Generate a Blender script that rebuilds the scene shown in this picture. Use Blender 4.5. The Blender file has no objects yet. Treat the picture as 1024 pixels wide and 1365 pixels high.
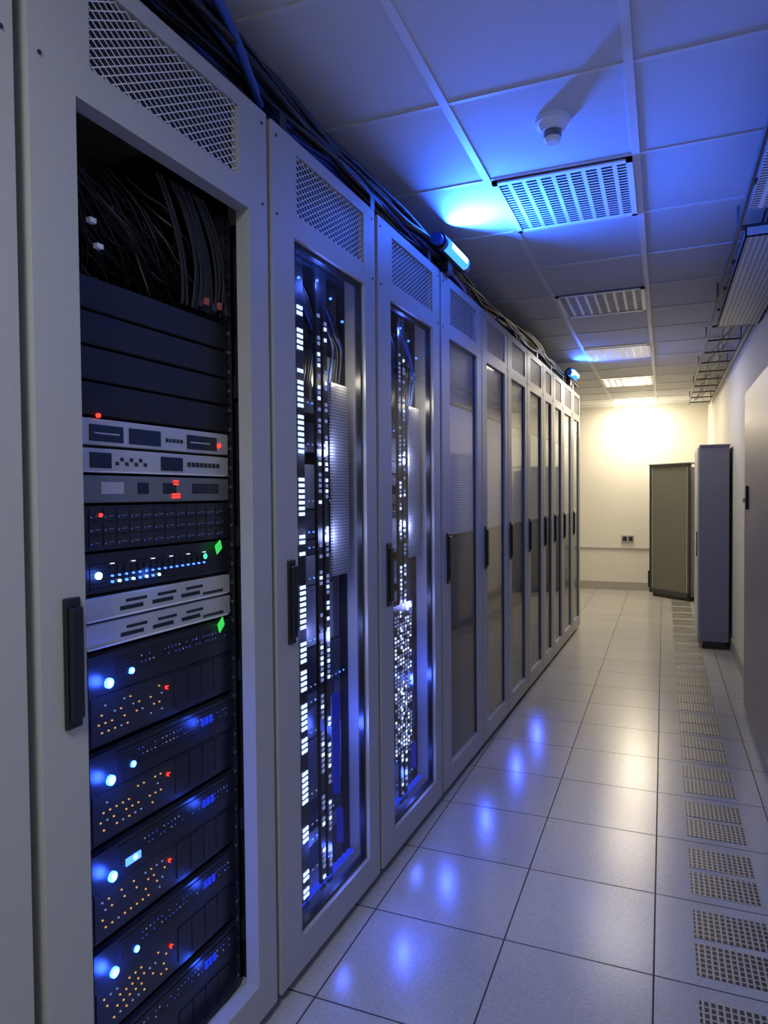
import bpy, bmesh, math, random
from mathutils import Matrix, Vector
random.seed(7)
COL=bpy.context.scene.collection
bpy.context.scene.view_settings.view_transform='Standard'
FZ=-0.03      # finished floor level
CZ=2.32       # ceiling level
AL=math.radians(1.59)
RR=Matrix.Rotation(-AL,4,'Z')

# ------------------------------------------------------------------ materials
def newmat(name):
    m=bpy.data.materials.new(name); m.use_nodes=True
    nt=m.node_tree; b=nt.nodes['Principled BSDF']
    return m,nt,b
def pm(name,col,rough=.5,metal=0,emit=None,es=0,noise=.0,nscale=30,spec=.5,bump=0):
    m,nt,b=newmat(name)
    b.inputs['Base Color'].default_value=(*col,1)
    b.inputs['Roughness'].default_value=rough
    b.inputs['Metallic'].default_value=metal
    b.inputs['Specular IOR Level'].default_value=spec
    if emit:
        b.inputs['Emission Color'].default_value=(*emit,1); b.inputs['Emission Strength'].default_value=es
    if noise or bump:
        tc=nt.nodes.new('ShaderNodeTexCoord'); n=nt.nodes.new('ShaderNodeTexNoise')
        n.inputs['Scale'].default_value=nscale; n.inputs['Detail'].default_value=4
        nt.links.new(tc.outputs['Object'],n.inputs['Vector'])
    if noise:
        mx=nt.nodes.new('ShaderNodeMix'); mx.data_type='RGBA'
        mx.inputs[6].default_value=(*[c*(1-noise) for c in col],1)
        mx.inputs[7].default_value=(*[min(1,c*(1+noise)) for c in col],1)
        nt.links.new(n.outputs['Fac'],mx.inputs[0]); nt.links.new(mx.outputs[2],b.inputs['Base Color'])
    if bump:
        bp=nt.nodes.new('ShaderNodeBump'); bp.inputs['Strength'].default_value=bump; bp.inputs['Distance'].default_value=.002
        nt.links.new(n.outputs['Fac'],bp.inputs['Height']); nt.links.new(bp.outputs[0],b.inputs['Normal'])
    return m
class NB:
    def __init__(s,nt): s.nt=nt
    def v(s,op,a,b=None):
        n=s.nt.nodes.new('ShaderNodeMath'); n.operation=op
        for i,q in enumerate((a,b)):
            if q is None: continue
            if isinstance(q,(int,float)): n.inputs[i].default_value=q
            else: s.nt.links.new(q,n.inputs[i])
        return n.outputs[0]
def perf(name,base,hole,pu,pv,fu,fv,axes='YZ',rough=.4,metal=.3,offu=0,offv=0,roundh=False):
    """sheet with a regular pattern of dark holes"""
    m,nt,b=newmat(name); N=NB(nt)
    tc=nt.nodes.new('ShaderNodeTexCoord'); sp=nt.nodes.new('ShaderNodeSeparateXYZ')
    nt.links.new(tc.outputs['Object'],sp.inputs[0])
    u=sp.outputs['XYZ'.index(axes[0])]; v=sp.outputs['XYZ'.index(axes[1])]
    a=N.v('ABSOLUTE',N.v('SUBTRACT',N.v('FRACT',N.v('DIVIDE',N.v('ADD',u,10+offu),pu)),.5))
    c=N.v('ABSOLUTE',N.v('SUBTRACT',N.v('FRACT',N.v('DIVIDE',N.v('ADD',v,10+offv),pv)),.5))
    if roundh:
        d=N.v('SQRT',N.v('ADD',N.v('MULTIPLY',a,a),N.v('MULTIPLY',c,c)))
        h=N.v('LESS_THAN',d,fu/2)
    else:
        h=N.v('MULTIPLY',N.v('LESS_THAN',a,fu/2),N.v('LESS_THAN',c,fv/2))
    mx=nt.nodes.new('ShaderNodeMix'); mx.data_type='RGBA'
    mx.inputs[6].default_value=(*base,1); mx.inputs[7].default_value=(*hole,1)
    nt.links.new(h,mx.inputs[0]); nt.links.new(mx.outputs[2],b.inputs['Base Color'])
    b.inputs['Roughness'].default_value=rough; b.inputs['Metallic'].default_value=metal
    return m
def emis(name,col,s):
    m=bpy.data.materials.new(name); m.use_nodes=True; nt=m.node_tree; nt.nodes.clear()
    e=nt.nodes.new('ShaderNodeEmission'); o=nt.nodes.new('ShaderNodeOutputMaterial')
    e.inputs[0].default_value=(*col,1); e.inputs[1].default_value=s; nt.links.new(e.outputs[0],o.inputs[0]); return m
def glass(name,tint=(.8,.85,.9),rough=.03):
    m=bpy.data.materials.new(name); m.use_nodes=True; nt=m.node_tree; nt.nodes.clear(); N=NB(nt)
    t=nt.nodes.new('ShaderNodeBsdfTransparent'); t.inputs[0].default_value=(*tint,1)
    g=nt.nodes.new('ShaderNodeBsdfGlossy'); g.inputs['Roughness'].default_value=rough
    lw=nt.nodes.new('ShaderNodeLayerWeight'); lw.inputs[0].default_value=.5
    F=N.v('ADD',N.v('MULTIPLY',N.v('POWER',lw.outputs['Facing'],5),.95),.045)
    mx=nt.nodes.new('ShaderNodeMixShader'); o=nt.nodes.new('ShaderNodeOutputMaterial')
    nt.links.new(F,mx.inputs[0]); nt.links.new(t.outputs[0],mx.inputs[1]); nt.links.new(g.outputs[0],mx.inputs[2])
    nt.links.new(mx.outputs[0],o.inputs[0]); return m

M_frame=pm('rack_frame_grey',(.37,.37,.365),.42,0,noise=.04,nscale=60,bump=.05)
M_dark=pm('rack_interior_black',(.012,.012,.015),.5)
M_black=pm('black_plastic',(.015,.015,.018),.35)
M_handle=pm('handle_black',(.008,.009,.012),.3)
M_blank=pm('blank_panel_black',(.012,.0125,.014),.5,noise=.2,nscale=15,spec=.35)
M_rail=perf('rack_rail_perforated',(.05,.05,.06),(.004,.004,.004),.03,.022,.25,.45,'YZ',.4,.3)
M_wire=pm('mesh_wire_white',(.7,.7,.68),.4,.2)
M_silver=pm('silver_faceplate',(.5,.5,.48),.35,.4,noise=.05)
M_silver2=pm('grey_faceplate',(.2,.21,.2),.35,.5)
M_lcd=pm('display_black',(.01,.012,.015),.12)
M_grille=perf('server_front_grille',(.03,.031,.036),(.002,.002,.002),.007,.007,.7,.7,'YZ',.35,.4,roundh=True)
M_srv=pm('server_chassis_black',(.018,.019,.024),.3,.2)
M_bay=pm('drive_bay_dark',(.03,.031,.035),.3,.3)
E_blue=emis('led_blue_bright',(.04,.16,1),9)
E_bluec=emis('led_blue_core',(.3,.6,1),9)
E_blue_s=emis('led_blue_small',(.05,.16,1),4)
E_red=emis('led_red',(1,.03,.02),3)
E_green=emis('led_green',(.05,.9,.35),2)
E_amber=emis('led_amber',(.9,.5,.18),.8)
E_cell=emis('lit_slot_white',(.52,.62,1),1.9)
E_cell2=emis('lit_slot_dim',(.34,.42,.95),.55)
E_dim=emis('led_blue_dim',(.06,.12,.8),.6)
E_tube=emis('blue_lamp_tube',(.02,.12,1),5)
E_tubec=emis('blue_lamp_core',(.25,.7,1),11)
E_btube=emis('blue_strip',(.02,.05,1),.8)
E_bglow=emis('blue_strip_soft',(.02,.035,.7),.35)
M_tag=pm('neon_green_tag',(.1,.8,.15),.5,emit=(.05,.9,.1),es=.6)
M_glass=glass('clear_glass',(.93,.95,.98))
M_glassd=glass('smoked_glass',(.92,.93,.95),.06)
M_reflU=perf('mesh_reflection_upper',(.85,.87,.84),(.2,.2,.2),.011,.011,.62,.6,'YZ',.35,.1,roundh=True)  # light tone painted in for the reflection in the door glass
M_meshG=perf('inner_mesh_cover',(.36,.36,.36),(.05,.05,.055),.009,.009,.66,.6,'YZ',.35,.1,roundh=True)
M_reflT=perf('mesh_reflection_top',(.34,.35,.36),(.07,.07,.075),.011,.011,.62,.6,'YZ',.35,.2,roundh=True)  # grey band of the painted glass reflection
M_reflL=perf('mesh_reflection_lower',(.11,.11,.15),(.014,.014,.02),.011,.011,.62,.6,'YZ',.35,.3,roundh=True)  # dark band of the painted glass reflection
M_cable=pm('cable_black',(.009,.009,.011),.4,spec=.4)
M_cablem=pm('cable_matt_black',(.008,.008,.009),.55,spec=.3)
M_cableb=pm('cable_blue',(.02,.06,.3),.35)
M_cableg=pm('cable_grey',(.05,.05,.055),.4)
M_conn=pm('connector_orange',(.35,.07,.03),.4)

# ------------------------------------------------------------------ mesh builder
class MB:
    def __init__(s): s.bm=bmesh.new(); s.mats=[]
    def mi(s,m):
        if m not in s.mats: s.mats.append(m)
        return s.mats.index(m)
    def box(s,x0,x1,y0,y1,z0,z1,m,mat=None):
        k=s.mi(m)
        vs=[s.bm.verts.new(p) for p in [(x0,y0,z0),(x1,y0,z0),(x1,y1,z0),(x0,y1,z0),(x0,y0,z1),(x1,y0,z1),(x1,y1,z1),(x0,y1,z1)]]
        if mat is not None:
            for v in vs: v.co=mat@v.co
        for f in [(0,3,2,1),(4,5,6,7),(0,1,5,4),(1,2,6,5),(2,3,7,6),(3,0,4,7)]:
            fc=s.bm.faces.new([vs[i] for i in f]); fc.material_index=k
    def pane(s,x,y0,y1,z0,z1,m):
        k=s.mi(m); vs=[s.bm.verts.new(p) for p in [(x,y0,z0),(x,y1,z0),(x,y1,z1),(x,y0,z1)]]
        fc=s.bm.faces.new(vs); fc.material_index=k
    def cyl(s,c,r,d,axis,m,seg=16,r2=None):
        k=s.mi(m)
        R={'X':Matrix.Rotation(math.pi/2,4,'Y'),'Y':Matrix.Rotation(-math.pi/2,4,'X'),'Z':Matrix.Identity(4)}[axis]
        g=bmesh.ops.create_cone(s.bm,cap_ends=True,segments=seg,radius1=r,radius2=r if r2 is None else r2,depth=d,matrix=Matrix.Translation(c)@R)
        for v in g['verts']:
            for f in v.link_faces: f.material_index=k
    def wire(s,x,ya,za,yb,zb,w,t,m):
        """flat strip in YZ plane"""
        k=s.mi(m); d=Vector((0,yb-ya,zb-za)); L=d.length
        if L<1e-4: return
        d.normalize(); n=Vector((0,-d.z,d.y))*w/2
        a=Vector((x,ya,za)); b=Vector((x,yb,zb)); o=Vector((t,0,0))
        vs=[s.bm.verts.new(p) for p in (a-n,b-n,b+n,a+n,a-n+o,b-n+o,b+n+o,a+n+o)]
        for f in [(0,3,2,1),(4,5,6,7),(0,1,5,4),(1,2,6,5),(2,3,7,6),(3,0,4,7)]:
            fc=s.bm.faces.new([vs[i] for i in f]); fc.material_index=k
    def done(s,name,parent=None,loc=None,rot=None,bevel=0):
        bmesh.ops.recalc_face_normals(s.bm,faces=s.bm.faces)
        me=bpy.data.meshes.new(name); s.bm.to_mesh(me); s.bm.free()
        for m in s.mats: me.materials.append(m)
        o=bpy.data.objects.new(name,me); COL.objects.link(o)
        if parent: o.parent=parent
        if loc is not None: o.location=loc
        if rot is not None: o.rotation_euler=rot
        if bevel:
            b=o.modifiers.new('bevel','BEVEL'); b.width=bevel; b.segments=2; b.limit_method='ANGLE'
        return o
def curves(name,paths,parent=None,mats=(M_cable,),bev=.004,rot=None):
    cu=bpy.data.curves.new(name,'CURVE'); cu.dimensions='3D'; cu.bevel_depth=bev; cu.bevel_resolution=2; cu.resolution_u=6
    for m in mats: cu.materials.append(m)
    for pts,mi,rad in paths:
        sp=cu.splines.new('NURBS'); sp.points.add(len(pts)-1)
        for i,p in enumerate(pts): sp.points[i].co=(*p,1); sp.points[i].radius=rad
        sp.order_u=4; sp.use_endpoint_u=True; sp.material_index=mi
    o=bpy.data.objects.new(name,cu); COL.objects.link(o)
    if parent: o.parent=parent
    if rot is not None: o.rotation_euler=rot
    return o
def plight(parent,name,loc,e,col,r=.01):
    l=bpy.data.lights.new(name,'POINT'); l.color=col; l.energy=e; l.shadow_soft_size=r
    lo=bpy.data.objects.new(name,l); COL.objects.link(lo); lo.location=loc
    if parent: lo.parent=parent
    return lo

# ------------------------------------------------------------------ room shell
def grid_floor():
    m,nt,b=newmat('floor_tiles'); N=NB(nt)
    tc=nt.nodes.new('ShaderNodeTexCoord'); sp=nt.nodes.new('ShaderNodeSeparateXYZ'); nt.links.new(tc.outputs['Object'],sp.inputs[0])
    P=.39
    fx=N.v('DIVIDE',N.v('ADD',sp.outputs[0],.022+P*20),P); fy=N.v('DIVIDE',N.v('ADD',sp.outputs[1],-1.875+P*20),P)
    def ln(f): return N.v('GREATER_THAN',N.v('ABSOLUTE',N.v('SUBTRACT',N.v('FRACT',f),.5)),.5-.0058)
    line=N.v('MAXIMUM',ln(fx),ln(fy))
    cmb=nt.nodes.new('ShaderNodeCombineXYZ'); nt.links.new(N.v('FLOOR',fx),cmb.inputs[0]); nt.links.new(N.v('FLOOR',fy),cmb.inputs[1])
    wn=nt.nodes.new('ShaderNodeTexWhiteNoise'); nt.links.new(cmb.outputs[0],wn.inputs[0])
    n=nt.nodes.new('ShaderNodeTexNoise'); n.inputs['Scale'].default_value=220; n.inputs['Detail'].default_value=6; nt.links.new(tc.outputs['Object'],n.inputs['Vector'])
    val=N.v('ADD',N.v('MULTIPLY',n.outputs[0],.26),N.v('ADD',N.v('MULTIPLY',wn.outputs[0],.03),.235))
    c2=nt.nodes.new('ShaderNodeCombineColor')
    for i in range(3): nt.links.new(N.v('MULTIPLY',val,(1,.985,.935)[i]),c2.inputs[i])
    m2=nt.nodes.new('ShaderNodeMix'); m2.data_type='RGBA'; nt.links.new(line,m2.inputs[0]); nt.links.new(c2.outputs[0],m2.inputs[6]); m2.inputs[7].default_value=(.02,.02,.02,1)
    nt.links.new(m2.outputs[2],b.inputs['Base Color'])
    nt.links.new(N.v('ADD',N.v('MULTIPLY',line,.5),N.v('ADD',.20,N.v('MULTIPLY',n.outputs[0],.06))),b.inputs['Roughness'])
    bp=nt.nodes.new('ShaderNodeBump'); bp.inputs['Strength'].default_value=.15; bp.inputs['Distance'].default_value=.002
    nt.links.new(N.v('SUBTRACT',N.v('MULTIPLY',n.outputs[0],.12),line),bp.inputs['Height']); nt.links.new(bp.outputs[0],b.inputs['Normal'])
    return m
M_floor=grid_floor()
M_ceil=pm('ceiling_tile',(.56,.56,.57),.8,noise=.03,nscale=90,bump=.1)
M_tbar=pm('ceiling_t_bar',(.62,.62,.62),.5)
M_wall=pm('wall_paint_cream',(.69,.67,.60),.7,noise=.03,nscale=4,bump=.05)
X0,X1,Y0,Y1=-2.35,.5,-3.,9.3
def room(name,a,m):
    b=MB(); b.box(*a,m); return b.done(name)
room('floor',(X0-.1,X1+.1,Y0-.1,Y1+.1,FZ-.1,FZ),M_floor)
room('ceiling',(X0-.1,X1+.1,Y0-.1,Y1+.1,CZ,CZ+.1),M_ceil)
room('wall_right',(X1,X1+.1,Y0,Y1,FZ,CZ),M_wall)
room('wall_left',(X0-.1,X0,Y0,Y1,FZ,CZ),M_wall)
room('wall_far',(X0,X1,Y1,Y1+.1,FZ,CZ),M_wall)
room('wall_back',(X0,X1,Y0-.1,Y0,FZ,CZ),M_wall)
M_base=pm('baseboard_grey',(.36,.34,.30),.5)
room('baseboard_far',(X0,X1,Y1-.015,Y1,FZ,FZ+.1),M_base)
room('baseboard_right',(X1-.012,X1,Y0,Y1-.015,FZ,FZ+.1),M_base)
b=MB(); b.box(X0,X1,Y1-.012,Y1,.49,.51,M_base); b.done('trim_far')

# ceiling grid
b=MB()
CX=[-.575+.49*k for k in range(-3,3)]
CY=[2.40+.51*k for k in range(-10,14)]
for x in CX:
    if X0<x<X1: b.box(x-.012,x+.012,Y0,Y1,CZ-.006,CZ,M_tbar)
for y in CY:
    if Y0<y<Y1: b.box(X0,X1,y-.007,y+.007,CZ-.004,CZ,M_tbar)
b.done('trim_ceiling_grid')

# louvred ceiling panels
M_lou=pm('louver_white',(.78,.78,.78),.4)
M_louback=pm('louver_dark_back',(.02,.02,.025),.6)
E_warm=emis('lamp_warm_diffuser',(1,.86,.6),3.5)
E_warm2=emis('lamp_warm_dim',(1,.9,.7),.6)
def louver(name,x0,y0,back,w=.466,d=.49,fine=True):
    b=MB(); z=CZ-.010
    b.box(x0,x0+w,y0,y0+d,z+.002,CZ-.003,back)
    nx,ny=(9,22) if fine else (8,14)
    for i in range(nx+1):
        xx=x0+i*(w-.014)/nx; b.box(xx,xx+.014,y0,y0+d,z-.001,z,M_lou)
    for j in range(ny+1):
        yy=y0+j*(d-.007)/ny; b.box(x0,x0+w,yy,yy+.007,z-.0008,z,M_lou)
    for a in ((x0,x0+w,y0,y0+.02),(x0,x0+w,y0+d-.02,y0+d),(x0,x0+.02,y0,y0+d),(x0+w-.02,x0+w,y0,y0+d)):
        b.box(*a,z-.004,z+.008,M_lou)
    return b.done(name)
LX=-.563
louver('ceiling_air_grille',LX,2.41,M_louback)
louver('ceiling_air_grille',LX,3.94,M_louback)
louver('ceiling_light_panel',LX,5.47,E_warm2,fine=False)
louver('ceiling_light_panel',LX,7.00,E_warm,fine=False)
louver('ceiling_light_panel',LX,8.53,E_warm,fine=False)
louver('ceiling_light_panel',LX,-.65,E_warm2,fine=False)

# smoke detector
b=MB(); sx,sy=-.305,2.09
b.cyl((sx,sy,CZ-.008),.052,.016,'Z',M_lou,28); b.cyl((sx,sy,CZ-.026),.034,.02,'Z',M_lou,24,.044)
b.cyl((sx,sy,CZ-.046),.026,.02,'Z',M_silver2,20); b.cyl((sx,sy,CZ-.062),.018,.014,'Z',M_lou,20,.026)
b.done('smoke_detector')

# floor air grilles
M_vent=perf('floor_vent_slots',(.33,.32,.3),(.006,.006,.006),.0155,.021,.66,.76,'XY',.4,.2)
b=MB()
for k in range(-6,19):
    y=1.875+.39*k
    for a in (.04,.205):
        b.box(.082,.275,y+a,y+a+.135,FZ,FZ+.0015,M_vent)
b.done('floor_vent_grilles')

# ------------------------------------------------------------------ racks
H=2.11
def diamond(b,y0,y1,z0,z1,x,px,pz,w):
    sl=pz/px
    W=y1-y0; Hh=z1-z0
    n=int((Hh+W*sl)/pz)+2
    for sgn in (1,-1):
        for i in range(-1,n):
            c=z0+i*pz if sgn<0 else z0-W*sl+i*pz
            if sgn<0: c=z0+i*pz
            s=sl*sgn
            ya,yb=y0,y1
            def yz(zz): return y0+(zz-c)/s
            lo,hi=sorted((yz(z0),yz(z1)))
            ya=max(ya,lo); yb=min(yb,hi)
            if yb-ya>.002: b.wire(x,ya,c+s*(ya-y0),yb,c+s*(yb-y0),w,.0008,M_wire)
def rack(s0,s1,kind):
    W=s1-s0-.012; y0,y1=0,W
    loc=RR@Vector((-.9,s0+.006,0)); rot=(0,0,-AL)
    b=MB()
    b.box(-.9,-.035,y0,y0+.015,.03,H-.01,M_frame); b.box(-.9,-.035,y1-.015,y1,.03,H-.01,M_frame)
    b.box(-.9,-.035,y0,y1,H-.03,H-.01,M_frame); b.box(-.9,-.035,y0,y1,.03,.05,M_frame)
    b.box(-.9,-.885,y0,y1,.03,H-.01,M_frame)
    b.box(-.88,-.86,y0+.015,y1-.015,.05,H-.03,M_dark)
    b.box(-.86,-.10,y0+.0155,y0+.02,.05,H-.03,M_dark); b.box(-.86,-.10,y1-.02,y1-.0155,.05,H-.03,M_dark)
    b.box(-.85,-.06,y0+.02,y1-.02,-.005,.03,M_black)
    for yy in (y0+.05,y1-.05):
        for xx in (-.82,-.06):
            b.cyl((xx,yy,FZ+.016),.028,.032,'Z',M_black,16)
    L=.10 if W>.55 else .085
    if kind=='open': L=.088
    Rr=.075 if W>.55 else .055
    d0,d1=-.035,0
    b.box(d0,d1,y0,y0+L,.0,H,M_frame); b.box(d0,d1,y1-Rr,y1,.0,H,M_frame)
    b.box(d0,d1,y0+L,y1-Rr,.0,.085,M_frame)
    mz0,mz1=1.925,2.075
    b.box(d0,d1,y0+L,y1-Rr,1.865,mz0,M_frame); b.box(d0,d1,y0+L,y1-Rr,mz1,H,M_frame)
    ma,mb=y0+L+.015,y1-Rr-.005
    if kind=='open': ma+=.015; mb-=.03
    b.box(d0,d1,y0+L,ma,mz0,mz1,M_frame); b.box(d0,d1,mb,y1-Rr,mz0,mz1,M_frame)
    b.box(-.022,-.018,ma-.004,mb+.004,mz0-.004,mz1+.004,M_dark)
    diamond(b,ma,mb,mz0,mz1,-.006,.026,.0155,.0022)
    for yy in (y0+.02,y1-.02):
        for zz in (H-.03,1.895): b.cyl((.001,yy,zz),.0035,.003,'X',M_bay,10)
    o=b.done('server_rack',loc=loc,rot=rot,bevel=.0015)
    hb=MB(); hy=y0+L-.038
    if kind=='open': hy+=.006
    hb.box(0,.008,hy-.016,hy+.016,.85,1.06,M_handle); hb.box(.008,.016,hy-.012,hy+.014,.865,1.045,M_handle)
    hb.done('handle',parent=o,bevel=.003)
    return o,y0+L,y1-Rr,W
EX=-.07
def unit(ya,yb,z0,z1,m,depth=.6,x=EX,ears=True):
    b=MB(); b.box(x-depth,x,ya,yb,z0+.001,z1-.001,m)
    if ears:
        b.box(x-.004,x+.002,ya-.012,yb+.012,z0+.002,z1-.002,m)
    return b
S1=.734
r1,oa,ob,W=rack(S1,1.386,'open')
def s(v): return v-(S1+.006)
ya,yb=s(.89),s(1.295)
b=MB()
for yy in (s(.855),s(1.31)):
    b.box(EX-.03,EX-.002,yy-.0,yy+.022,.05,1.86,M_rail)
b.box(EX-.05,EX-.03,s(1.335),s(1.372),.05,1.86,M_rail)
b.box(-.8,-.06,s(1.36),s(1.372),.05,1.86,M_dark)
for k in range(38):
    z=.08+k*.0445
    b.box(EX-.0018,EX+.001,s(1.318),s(1.324),z,z+.006,M_silver2)
for z in (.15,.42,.78,1.1,1.45):
    b.box(EX-.02,EX+.006,s(1.345),s(1.36),z,z+.05,M_bay)
b.done('mounting_rails',parent=r1)
zt=1.615
for k in range(4):
    b=unit(ya,yb,zt-.0625,zt-.002,M_blank,.02); b.done('blank_panel',parent=r1,bevel=.0015)
    zt-=.0625
def led(b,y,z,m,r=.0035): b.cyl((EX+.004,s(y),z),r,.006,'X',m,12)
# two silver appliances
b=unit(ya,yb,1.312,1.362,M_silver)
for (p,q) in ((.905,.985),(1.0,1.085),(1.165,1.265)): b.box(EX,EX+.004,s(p),s(q),1.320,1.350,M_lcd)
for (p,q) in ((.915,.975),(1.175,1.24)): b.box(EX+.003,EX+.005,s(p),s(q),1.333,1.336,M_silver)
led(b,.925,1.366,E_red,.004); led(b,1.272,1.333,E_red,.005)
for i in range(5): b.box(EX+.001,EX+.004,s(1.10+i*.011),s(1.107+i*.011),1.33,1.338,M_bay)
b.done('rack_appliance',parent=r1,bevel=.001)
b=unit(ya,yb,1.263,1.309,M_silver)
for (p,q) in ((.905,.955),(1.085,1.15)): b.box(EX,EX+.004,s(p),s(q),1.272,1.300,M_lcd)
for i in range(7): b.box(EX+.001,EX+.004,s(.965+i*.012),s(.973+i*.012),1.278+.008*(i%2),1.285+.008*(i%2),M_bay)
for i in range(8): b.box(EX+.001,EX+.004,s(1.165+i*.014),s(1.175+i*.014),1.282,1.292,M_bay)
b.box(EX,EX+.003,s(.89),s(1.295),1.264,1.267,M_wire)
b.done('rack_appliance',parent=r1,bevel=.001)
b=unit(ya,yb,1.208,1.26,M_silver2)
for (p,q,m) in ((.93,.985,M_silver),(1.02,1.05,M_lcd),(1.09,1.13,M_lcd),(1.18,1.27,M_bay)): b.box(EX,EX+.003,s(p),s(q),1.225,1.247,m)
for zz in (1.249,1.243): b.box(EX+.003,EX+.005,s(1.12),s(1.135),zz,zz+.0035,E_red)
for zz in (1.216,1.222): b.box(EX+.003,EX+.005,s(1.115),s(1.14),zz,zz+.0035,E_red)
b.done('rack_appliance',parent=r1,bevel=.001)
# storage array
b=unit(ya,yb,1.122,1.205,M_srv)
for i in range(12):
    for j in range(3):
        y=.90+i*.0325; z=1.13+j*.024
        b.box(EX,EX+.004,s(y),s(y+.029),z,z+.02,M_bay)
        b.box(EX+.004,EX+.005,s(y+.003),s(y+.0055),z+.004,z+.0065,E_dim)
        b.box(EX+.004,EX+.0045,s(y+.012),s(y+.024),z+.006,z+.008,M_silver2)
led(b,.925,1.187,E_red,.0035)
b.done('storage_array',parent=r1)
# network switch with blue leds
b=unit(ya,yb,1.045,1.119,M_srv)
b.box(EX,EX+.003,s(.9),s(1.285),1.052,1.1,M_grille)
for i in range(16):
    y=.945+i*.0175
    b.box(EX+.002,EX+.006,s(y),s(y+.011),1.078,1.094,M_lcd)
    b.cyl((EX+.005,s(y+.005),1.075),.0019,.004,'X',E_blue_s,8)
    if i%3==0: b.box(EX+.005,EX+.007,s(y),s(y+.009),1.097,1.0985,E_cell)
    if i<8: b.cyl((EX+.005,s(y+.005),1.064),.0024,.004,'X',E_bluec if i%2 else E_blue_s,8)
led(b,.918,1.078,E_bluec,.0065); led(b,1.215,1.088,E_green,.006)
b.done('network_switch',parent=r1)
plight(r1,'led_glow',(EX+.02,s(.925),1.078),.06,(.05,.15,1))
plight(r1,'led_glow',(EX+.02,s(1.05),1.07),.05,(.05,.15,1))
# silver routers
for z0,z1 in ((.995,1.04),(.945,.992)):
    b=unit(ya,yb,z0,z1,M_silver)
    for i in range(3):
        b.box(EX,EX+.003,s(.97+i*.085),s(1.03+i*.085),z0+.012,z0+.02,M_lcd); b.box(EX,EX+.003,s(.985+i*.085),s(1.04+i*.085),z0+.026,z0+.032,M_lcd)
    b.box(EX,EX+.0035,s(1.21),s(1.28),z0+.008,z0+.014,M_bay)
    b.box(EX,EX+.005,s(.89),s(1.295),z0+.001,z0+.004,M_wire)
    b.done('rack_router',parent=r1,bevel=.001)
# servers
zt=.94
for k in range(5):
    z1=zt-k*.178; z0=z1-.172
    b=unit(ya,yb,z0,z1,M_srv)
    b.box(EX,EX+.010,s(.885),s(1.3),z1-.075,z1-.004,M_srv)
    b.box(EX+.010,EX+.012,s(.945),s(1.29),z1-.05,z1-.012,M_grille)
    b.box(EX+.0,EX+.004,s(.895),s(1.285),z0+.006,z1-.08,M_bay)
    rng=random.Random(k)
    for i in range(26):
        for j in range(2):
            if rng.random()<.75: b.box(EX+.012,EX+.013,s(1.0+i*.0108),s(1.0022+i*.0108),z1-.026-j*.012,z1-.0238-j*.012,E_cell2 if rng.random()<.3 else E_dim)
    b.cyl((EX+.012,s(.93),z1-.058),.0095,.006,'X',E_blue,14); b.cyl((EX+.0125,s(.93),z1-.058),.0068,.006,'X',E_bluec,14)
    b.cyl((EX+.012,s(.985),z1-.048),.0062,.006,'X',E_blue,12); b.cyl((EX+.0125,s(.985),z1-.048),.0038,.006,'X',E_bluec,12)
    for i in range(3):
        if k: b.box(EX+.012,EX+.014,s(1.185+i*.014),s(1.194+i*.014),z1-.040,z1-.024,E_btube)
    if k==2 or k==4: b.box(EX+.012,EX+.014,s(.962),s(1.0),z1-.056,z1-.042,E_blue_s)
    for j in range(4):
        for i in range(11):
            y=.91+i*.0155+(.007 if j%2 else 0)
            if rng.random()<.62: b.box(EX+.004,EX+.006,s(y),s(y+.0030),z1-.100-j*.016,z1-.0977-j*.016,E_amber if rng.random()<.65 else E_cell2)
    b.cyl((EX+.006,s(1.088),z1-.108),.0038,.005,'X',E_red,12); b.cyl((EX+.009,s(1.088),z1-.108),.0026,.002,'X',M_lcd,12)
    for i in range(4): b.box(EX+.004,EX+.006,s(1.11+i*.043),s(1.15+i*.043),z0+.015,z1-.085,M_srv)
    b.done('rack_server',parent=r1)
    plight(r1,'led_glow',(EX+.04,s(.93),z1-.058),.42,(.03,.10,1))
    if k: plight(r1,'led_glow',(EX+.04,s(1.19),z1-.035),.15,(.03,.10,1))
b=MB()
for (y,z) in ((1.235,1.10),(1.24,.925)):
    mt=Matrix.Translation((EX+.02,s(y),z))@Matrix.Rotation(.35,4,'X')@Matrix.Rotation(.3,4,'Z')
    b.box(-.0008,.0008,0,.035,-.010,.010,M_tag,mt)
b.done('green_tags',parent=r1)
# cables draped in the top of rack 1
paths=[]
for i in range(105):
    y0c=random.uniform(.84,1.15); z0c=random.uniform(1.77,1.86); x0c=random.uniform(-.20,-.075)
    y1c=min(y0c+random.uniform(.1,.36),1.31); z1c=random.uniform(1.66,1.78); sag=random.uniform(.0,.08)
    pts=[(x0c-.05,s(y0c-.01),z0c+.03),(x0c,s(y0c),z0c-.02)]
    for t in (.2,.4,.6,.8):
        pts.append((x0c-.03*t+random.uniform(-.02,.02),s(y0c+(y1c-y0c)*t+random.uniform(-.015,.015)),z0c+(z1c-z0c)*t-sag*math.sin(t*math.pi)*1.2+random.uniform(-.01,.01)))
    pts+= [(x0c-.05,s(y1c),z1c-.02),(x0c-.1,s(y1c+.01),z1c-.09)]
    paths.append((pts,0 if random.random()<.7 else 1,random.uniform(.6,1.1)))
curves('patch_cables',paths,r1,(M_cablem,M_cableg),.0024)
paths=[]
for i in range(16):
    y=random.uniform(1.14,1.3)
    paths.append(([(-.06,s(y-.08),1.86),(-.05,s(y-.03+random.uniform(-.02,.02)),1.78),(-.05,s(y+random.uniform(-.02,.01)),1.7),(-.06,s(y+random.uniform(-.03,.01)),1.62)],0,1.1))
curves('hanging_cables',paths,r1,(M_cablem,),.0035)
b=MB()
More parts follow.
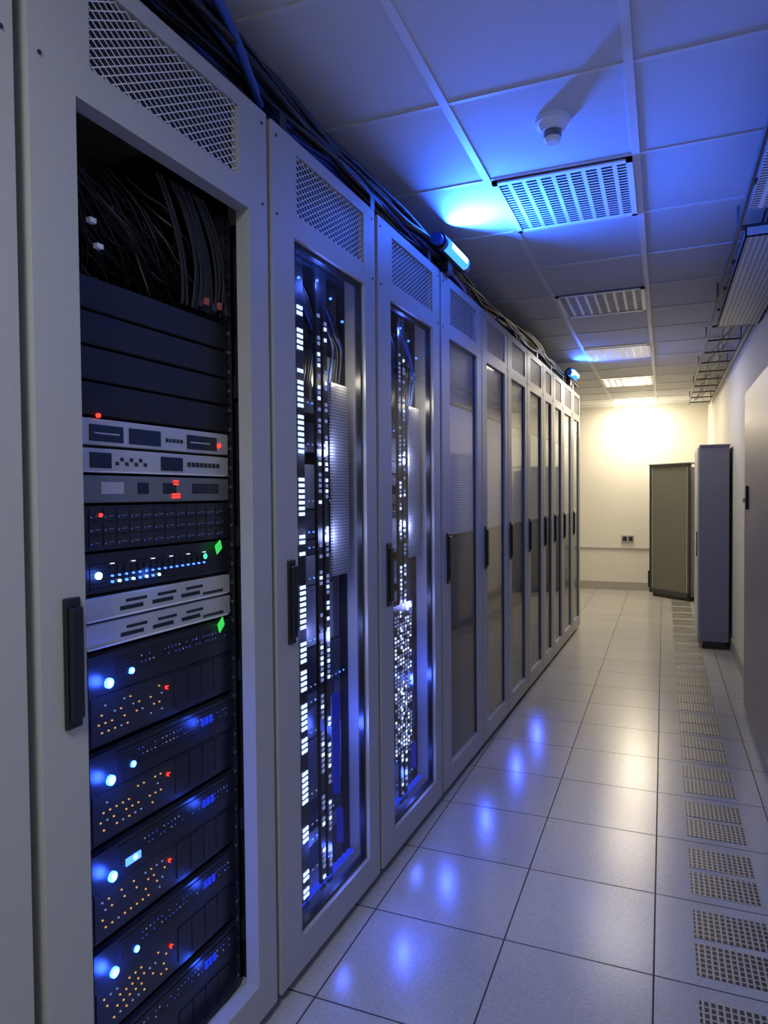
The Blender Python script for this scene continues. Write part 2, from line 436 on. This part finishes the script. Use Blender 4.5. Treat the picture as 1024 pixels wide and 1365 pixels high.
for i in range(5):
    b.box(-.062,-.048,s(1.19+i*.022),s(1.2+i*.022),1.625+.008*(i%2),1.64+.008*(i%2),M_conn if i%2 else M_bay)
for y,z in ((.9,1.70),(.915,1.66)):
    b.box(-.06,-.05,s(y),s(y+.014),z,z+.008,M_lou)
b.done('cable_connectors',parent=r1)

# --- glazed racks with lit interior
def glazed(s0,s1,seed,array=False):
    rng=random.Random(seed)
    o,ga,gb,W=rack(s0,s1,'glass')
    b=MB(); b.pane(-.018,ga,gb,.085,1.865,M_glass); b.done('glass_pane',parent=o)
    b=MB()
    for a in ((ga,ga+.012),(gb-.012,gb)): b.box(-.03,-.012,*a,.085,1.865,M_black)
    b.box(-.03,-.012,ga,gb,1.853,1.865,M_black); b.box(-.03,-.012,ga,gb,.085,.097,M_black)
    b.done('door_gasket',parent=o)
    b=MB(); X=-.048
    c0=ga+(.09 if not array else .075)
    for (yy,mt,pr,w) in ((c0,E_cell,.9,.028),(c0+.11,E_cell2,.75,.013),(c0+.150,E_cell2,.7,.012)):
        b.box(X-.012,X-.002,yy-.006,yy+w+.006,.09,1.86,M_srv)
        z=.12
        while z<1.72:
            n=rng.randint(4,9)
            for i in range(n):
                if z<1.72 and rng.random()<pr:
                    m2_=mt if (mt is E_cell or rng.random()<.65) else E_cell
                    b.box(X-.001,X+.001,yy,yy+w*.44,z,z+.0095,m2_); b.box(X-.001,X+.001,yy+w*.56,yy+w,z,z+.0095,m2_)
                z+=.0155
            z+=rng.choice((.015,.03,.06))
    if array:
        for i in range(7):
            for j in range(36):
                if rng.random()<.72: b.box(X-.001,X+.001,c0+.055+i*.024,c0+.065+i*.024,.28+j*.0145,.288+j*.0145,E_cell if rng.random()<.4 else E_cell2)
        b.box(X-.01,X-.002,c0+.04,c0+.23,.27,.82,M_srv)
    z=.1
    while z<1.58:
        h=rng.choice((.045,.09,.09,.135,.18))
        m=rng.choice((M_srv,M_bay,M_silver2,M_silver2))
        b.box(-.7,-.10-rng.uniform(0,.03),ga+.06,gb+.01,z,z+h-.004,m)
        for i in range(rng.randint(2,10)): b.box(-.10,-.098,ga+.2+i*.026,ga+.206+i*.026,z+.02,z+.024,E_blue_s if rng.random()<.3 else E_cell2)
        z+=h+ (0.03 if rng.random()<.2 else 0)
    b.box(-.13,-.11,gb-.02,gb+.02,.06,1.86,M_rail)
    b.box(X-.012,X-.006,gb-.125,gb-.014,.98,1.55,M_meshG)
    for yy,zz in ((gb-.06,1.74),(ga+.1,1.80),(ga+.2,1.82),(ga+.06,1.76),(ga+.28,1.79)): b.cyl((X,yy,zz),.0035,.006,'X',E_blue_s,10)
    b.cyl((X-.02,gb-.09,.47),.012,.30,'Z',E_bglow,14); b.cyl((X-.02,gb-.07,.21),.010,.10,'Z',E_bglow,12)
    for i in range(12): b.box(X-.02,X-.0,ga+.05+i*.03,ga+.07+i*.03,.105,.111,E_btube)
    b.done('lit_equipment',parent=o)
    ps=[]
    for i in range(26):
        y=rng.uniform(ga+.02,gb-.1); y2=min(gb,y+rng.uniform(.05,.2)); x=-.075
        ps.append(([(x,y,1.80),(x+.02,y+.02,1.74),(x+.02,(y+y2)/2,1.66+rng.uniform(-.05,.05)),(x,y2,1.68),(x-.03,y2,1.5)],rng.choice((0,0,0,1)),1))
    curves('patch_cables',ps,o,(M_cable,M_cableb),.0035)
    for (z,e,y,c) in ((1.81,1.3,ga+.2,(.08,.16,1)),(.16,1.2,ga+.28,(.08,.14,1)),(.50,1.9,ga+.36,(.06,.12,1)),(.80,1.2,ga+.3,(.25,.3,1)),(1.1,1.0,ga+.28,(.35,.42,1)),(1.35,1.0,ga+.27,(.45,.5,1)),(1.57,.6,gb-.06,(1,.9,.7))):
        plight(o,'rack_interior_light',(-.034,y,z),e*.75,c,.02)
    return o
glazed(1.394,1.994,3)
glazed(2.006,2.612,5,True)
def meshed(s0,s1,seed):
    o,ga,gb,W=rack(s0,s1,'far')
    b=MB(); b.pane(-.012,ga,gb,.085,1.865,M_glassd); b.done('glass_pane',parent=o)
    b=MB()
    b.box(-.026,-.020,ga,gb,1.045,1.60,M_reflU); b.box(-.026,-.020,ga,gb,1.61,1.865,M_reflT); b.box(-.026,-.020,ga,gb,.085,1.03,M_reflL)  # mesh tones by height paint in the reflections of the door glass
    b.box(-.026,-.018,ga,gb,1.03,1.045,M_black); b.box(-.026,-.018,ga,gb,1.60,1.61,M_black)  # bars at the joins of the painted reflection bands
    for a in ((ga,ga+.006),(gb-.006,gb)): b.box(-.026,-.010,*a,.085,1.865,M_black)
    b.done('mesh_door',parent=o)
    return o
bs=[2.624,3.222,3.745,4.255,4.765,5.15,5.58,6.085,6.55]
for i in range(len(bs)-1): meshed(bs[i],bs[i+1],i)
meshed(.124,.722,20); meshed(-.49,.112,21); meshed(-1.1,-.5,22)

# ------------------------------------------------------------------ overhead cables along the rack tops
paths=[]
for i in range(56):
    xo=random.uniform(-1.06,-.925); zo=random.uniform(0,.065); pts=[]
    st=-1.0 if random.random()<.75 else random.uniform(-.5,3)
    y=st; ph=random.uniform(0,6)
    while y<6.4:
        env=.5+.5*math.sin(y*1.7+ph)
        near=max(0,1-max(0,y-.3)/2.2)
        pts.append((xo+.03*math.sin(y*3.1+ph)+.09*env*near, y, 2.135+zo+.03*abs(math.sin(y*2.3+ph*2))+.025*near*env+random.uniform(-.004,.012)))
        y+=random.uniform(.1,.22)
    paths.append((pts,0 if random.random()<.86 else 1,random.uniform(.7,1.8)))
curves('overhead_cable_bundle',paths,None,(M_cable,M_cableb),.0068,(0,0,-AL))
b=MB()
for k in range(12):
    y=.4+k*.52
    b.box(-1.05,-.905,y,y+.03,2.111,2.122,M_black); b.box(-.905,-.9,y,y+.03,2.111,2.15,M_black)
b.done('cable_supports',rot=(0,0,-AL))
ps=[([(-.90,1.0,2.21),(-.86,1.06,2.23),(-.85,1.15,2.215),(-.88,1.26,2.17),(-.93,1.4,2.15)],0,1)]
curves('blue_power_cable',ps,None,(M_cableb,),.011,(0,0,-AL))

def blue_lamp(y,L,e,k=1.0,z=2.192):
    b=MB(); x=-.872
    b.cyl((x,y,z),.032*k,L,'Y',M_handle,20); b.cyl((x,y-L/2-.015,z),.024,.03,'Y',M_cableb,16); b.cyl((x,y+L/2+.015,z),.024,.03,'Y',M_cableb,16)
    b.cyl((x+.012*k,y,z-.004),.026*k,L*.8 if k==1 else L*1.02,'Y',E_tube,16); b.cyl((x+.022*k,y,z-.004),.0175*k,L*.62 if k==1 else L*1.04,'Y',E_tubec,14)
    b.box(x-.04,x-.005,y-.03,y+.03,2.112,z-.02,M_black)
    o=b.done('blue_lamp',rot=(0,0,-AL))
    l=bpy.data.lights.new('blue_lamp_light','AREA'); l.shape='RECTANGLE'; l.size=.03; l.size_y=L*.8; l.color=(.02,.12,1); l.energy=e
    l.spread=math.radians(150)
    lo=bpy.data.objects.new('blue_lamp_light',l); COL.objects.link(lo); lo.parent=o
    lo.location=(x+.055*k,y,z-.002); d=Vector((.8,-.3,.56)).normalized()
    q=d.to_track_quat('-Z','Y'); lo.rotation_euler=q.to_euler()
    return o
blue_lamp(2.68,.32,36)
blue_lamp(5.86,.20,5,1.25,2.2)

# added blue spots without fixtures, making the blue streaks on the floor
for y,yb_ in ((2.14,1.754),(2.61,2.098),(3.2,2.572),(3.86,3.17),(4.45,3.67)):
    l=bpy.data.lights.new('floor_streak_spot','SPOT'); l.color=(.05,.10,1); l.energy=3.4; l.spot_size=math.radians(38); l.spot_blend=1; l.shadow_soft_size=.012
    lo=bpy.data.objects.new('floor_streak_spot',l); COL.objects.link(lo)
    p=RR@Vector((-.885,y,.30)); t=RR@Vector((-.735,yb_,FZ)); lo.location=p
    lo.rotation_euler=(t-p).to_track_quat('-Z','Y').to_euler()

# ------------------------------------------------------------------ right-hand side
M_cab=pm('cabinet_lavender_grey',(.19,.19,.25),.4,noise=.04)
M_cab2=pm('cabinet_slate_lavender',(.10,.105,.165),.4,noise=.04)
M_cabl=pm('cabinet_light_grey',(.42,.42,.44),.4)
b=MB()
b.box(.268,.475,5.98,6.62,FZ+.06,1.58,M_cab); b.box(.285,.46,6.0,6.6,FZ,FZ+.06,M_black)
b.box(.250,.268,5.995,6.60,FZ+.075,1.565,M_cabl)
b.box(.262,.48,5.97,6.63,1.575,1.59,M_cab)
b.box(.242,.25,6.05,6.07,.7,.9,M_black)
b.done('metal_cabinet',bevel=.004)
b=MB()
b.box(.435,.497,3.3,4.40,FZ+.015,1.79,M_cab2); b.box(.45,.495,3.32,4.38,FZ,FZ+.015,M_black)
b.box(.425,.435,3.32,4.385,FZ+.03,1.775,M_cab2)
b.box(.490,.499,4.40,4.46,FZ,1.79,M_black)
b.box(.412,.425,4.20,4.24,1.12,1.25,M_handle); b.cyl((.41,4.22,1.17),.012,.02,'X',M_silver,12)
b.done('electrical_cabinet',bevel=.003)
A=Vector((-.16,8.88)); B=Vector((.27,8.48)); ang=math.atan2(B.y-A.y,B.x-A.x); Lw=(B-A).length
M_pane=pm('cabinet_pane_smoked',(.13,.135,.115),.16,.0)
M_dfr=pm('cabinet_door_frame_dark',(.05,.05,.055),.35,.3)
b=MB()
b.box(.0,Lw,.025,.24,FZ+.05,1.50,M_cab); b.box(.03,Lw-.03,.03,.22,FZ,FZ+.05,M_black)
for a in ((0,.03),(Lw-.03,Lw)): b.box(*a,0,.03,FZ+.04,1.54,M_dfr)
b.box(0,Lw,0,.03,1.51,1.54,M_dfr); b.box(0,Lw,0,.03,FZ+.04,FZ+.09,M_dfr)
b.box(-.01,Lw+.01,-.005,.25,1.54,1.552,M_silver2)
b.box(.03,Lw-.03,.014,.025,FZ+.09,1.51,M_pane)
b.box(.034,.042,.006,.014,FZ+.1,1.505,M_silver); b.box(Lw-.042,Lw-.034,.006,.014,FZ+.1,1.505,M_silver)
b.box(-.012,.0,-.01,.03,FZ+.1,FZ+.3,M_black)
b.done('glass_door_cabinet',loc=(A.x,A.y,0),rot=(0,0,ang))
b=MB(); M_out=pm('outlet_grey',(.35,.34,.32),.4)
b.box(-.50,-.35,Y1-.02,Y1,.585,.67,M_out)
for x in (-.485,-.415): b.box(x,x+.05,Y1-.023,Y1-.019,.6,.655,M_black)
b.done('wall_outlet',bevel=.002)

# ladder cable tray on the right
M_tray=pm('cable_tray_dark',(.09,.09,.095),.4,.5)
M_trayp=perf('cable_tray_perforated',(.6,.6,.58),(.06,.06,.06),.02,.014,.5,.5,'XY',.4,.3)
M_trayw=perf('cable_tray_slotted_white',(.8,.8,.8),(.03,.03,.03),.045,.02,.68,.5,'XY',.4,.1)
b=MB()
for x in (.262,.47): b.box(x-.005,x+.005,.3,8.6,2.205,2.23,M_tray)
for k in range(20): 
    y=.4+k*.42; b.box(.262,.47,y,y+.028,2.207,2.218,M_tray)
for k in range(8):
    y=.9+k*1.05
    b.cyl((.262,y,(2.22+CZ)/2),.005,CZ-2.22,'Z',M_silver2,8); b.cyl((.47,y,(2.22+CZ)/2),.005,CZ-2.22,'Z',M_silver2,8)
b.box(.272,.49,1.9,2.7,2.192,2.197,M_trayw)
b.box(.28,.495,2.9,4.4,2.165,2.170,M_trayp); b.box(.28,.285,2.9,4.4,2.165,2.20,M_silver2); b.box(.28,.495,2.9,2.906,2.165,2.2,M_silver)
b.box(.489,.495,2.9,4.4,2.165,2.2,M_silver)
b.done('ladder_cable_tray')
ps=[]
for i in range(4):
    pts=[(random.uniform(.31,.42),.3+k*.5,2.228+random.uniform(0,.012)) for k in range(17)]
    ps.append((pts,0,random.uniform(.8,1.2)))
curves('tray_cables',ps,None,(M_cable,M_cableg),.005)

# ------------------------------------------------------------------ lights
def area(name,loc,sx,sy,e,col,rot=(0,0,0)):
    l=bpy.data.lights.new(name,'AREA'); l.shape='RECTANGLE'; l.size=sx; l.size_y=sy; l.energy=e; l.color=col
    o=bpy.data.objects.new(name,l); COL.objects.link(o); o.location=loc; o.rotation_euler=rot; return o
WARM=(1,.86,.64)
area('panel_light_far',(-.33,8.78,2.295),.42,.42,20,WARM)
area('panel_light_mid',(-.33,7.25,2.295),.42,.42,17,WARM)
area('panel_light_third',(-.33,5.7,2.295),.42,.42,10,(1,.91,.76))
area('panel_light_near',(-.33,-.4,2.295),.42,.42,27,(.93,.97,1))
plight(None,'wall_wash_lamp',(-.31,9.0,2.06),13,(1,.86,.6),.06)
w=bpy.data.worlds.new('world'); bpy.context.scene.world=w; w.use_nodes=True
w.node_tree.nodes['Background'].inputs[0].default_value=(.3,.35,.5,1); w.node_tree.nodes['Background'].inputs[1].default_value=.05

# ------------------------------------------------------------------ camera
cam=bpy.data.cameras.new('camera'); co=bpy.data.objects.new('camera',cam); COL.objects.link(co)
cam.sensor_fit='VERTICAL'; cam.sensor_height=36; cam.lens=915/1365*36; cam.clip_start=.02
R=Matrix.Rotation(math.radians(22.18),4,'Z')@Matrix.Rotation(math.pi/2-math.radians(1.47),4,'X')@Matrix.Rotation(math.radians(-.5),4,'Z')
co.matrix_world=Matrix.Translation((0,0,1.22))@R
bpy.context.scene.camera=co
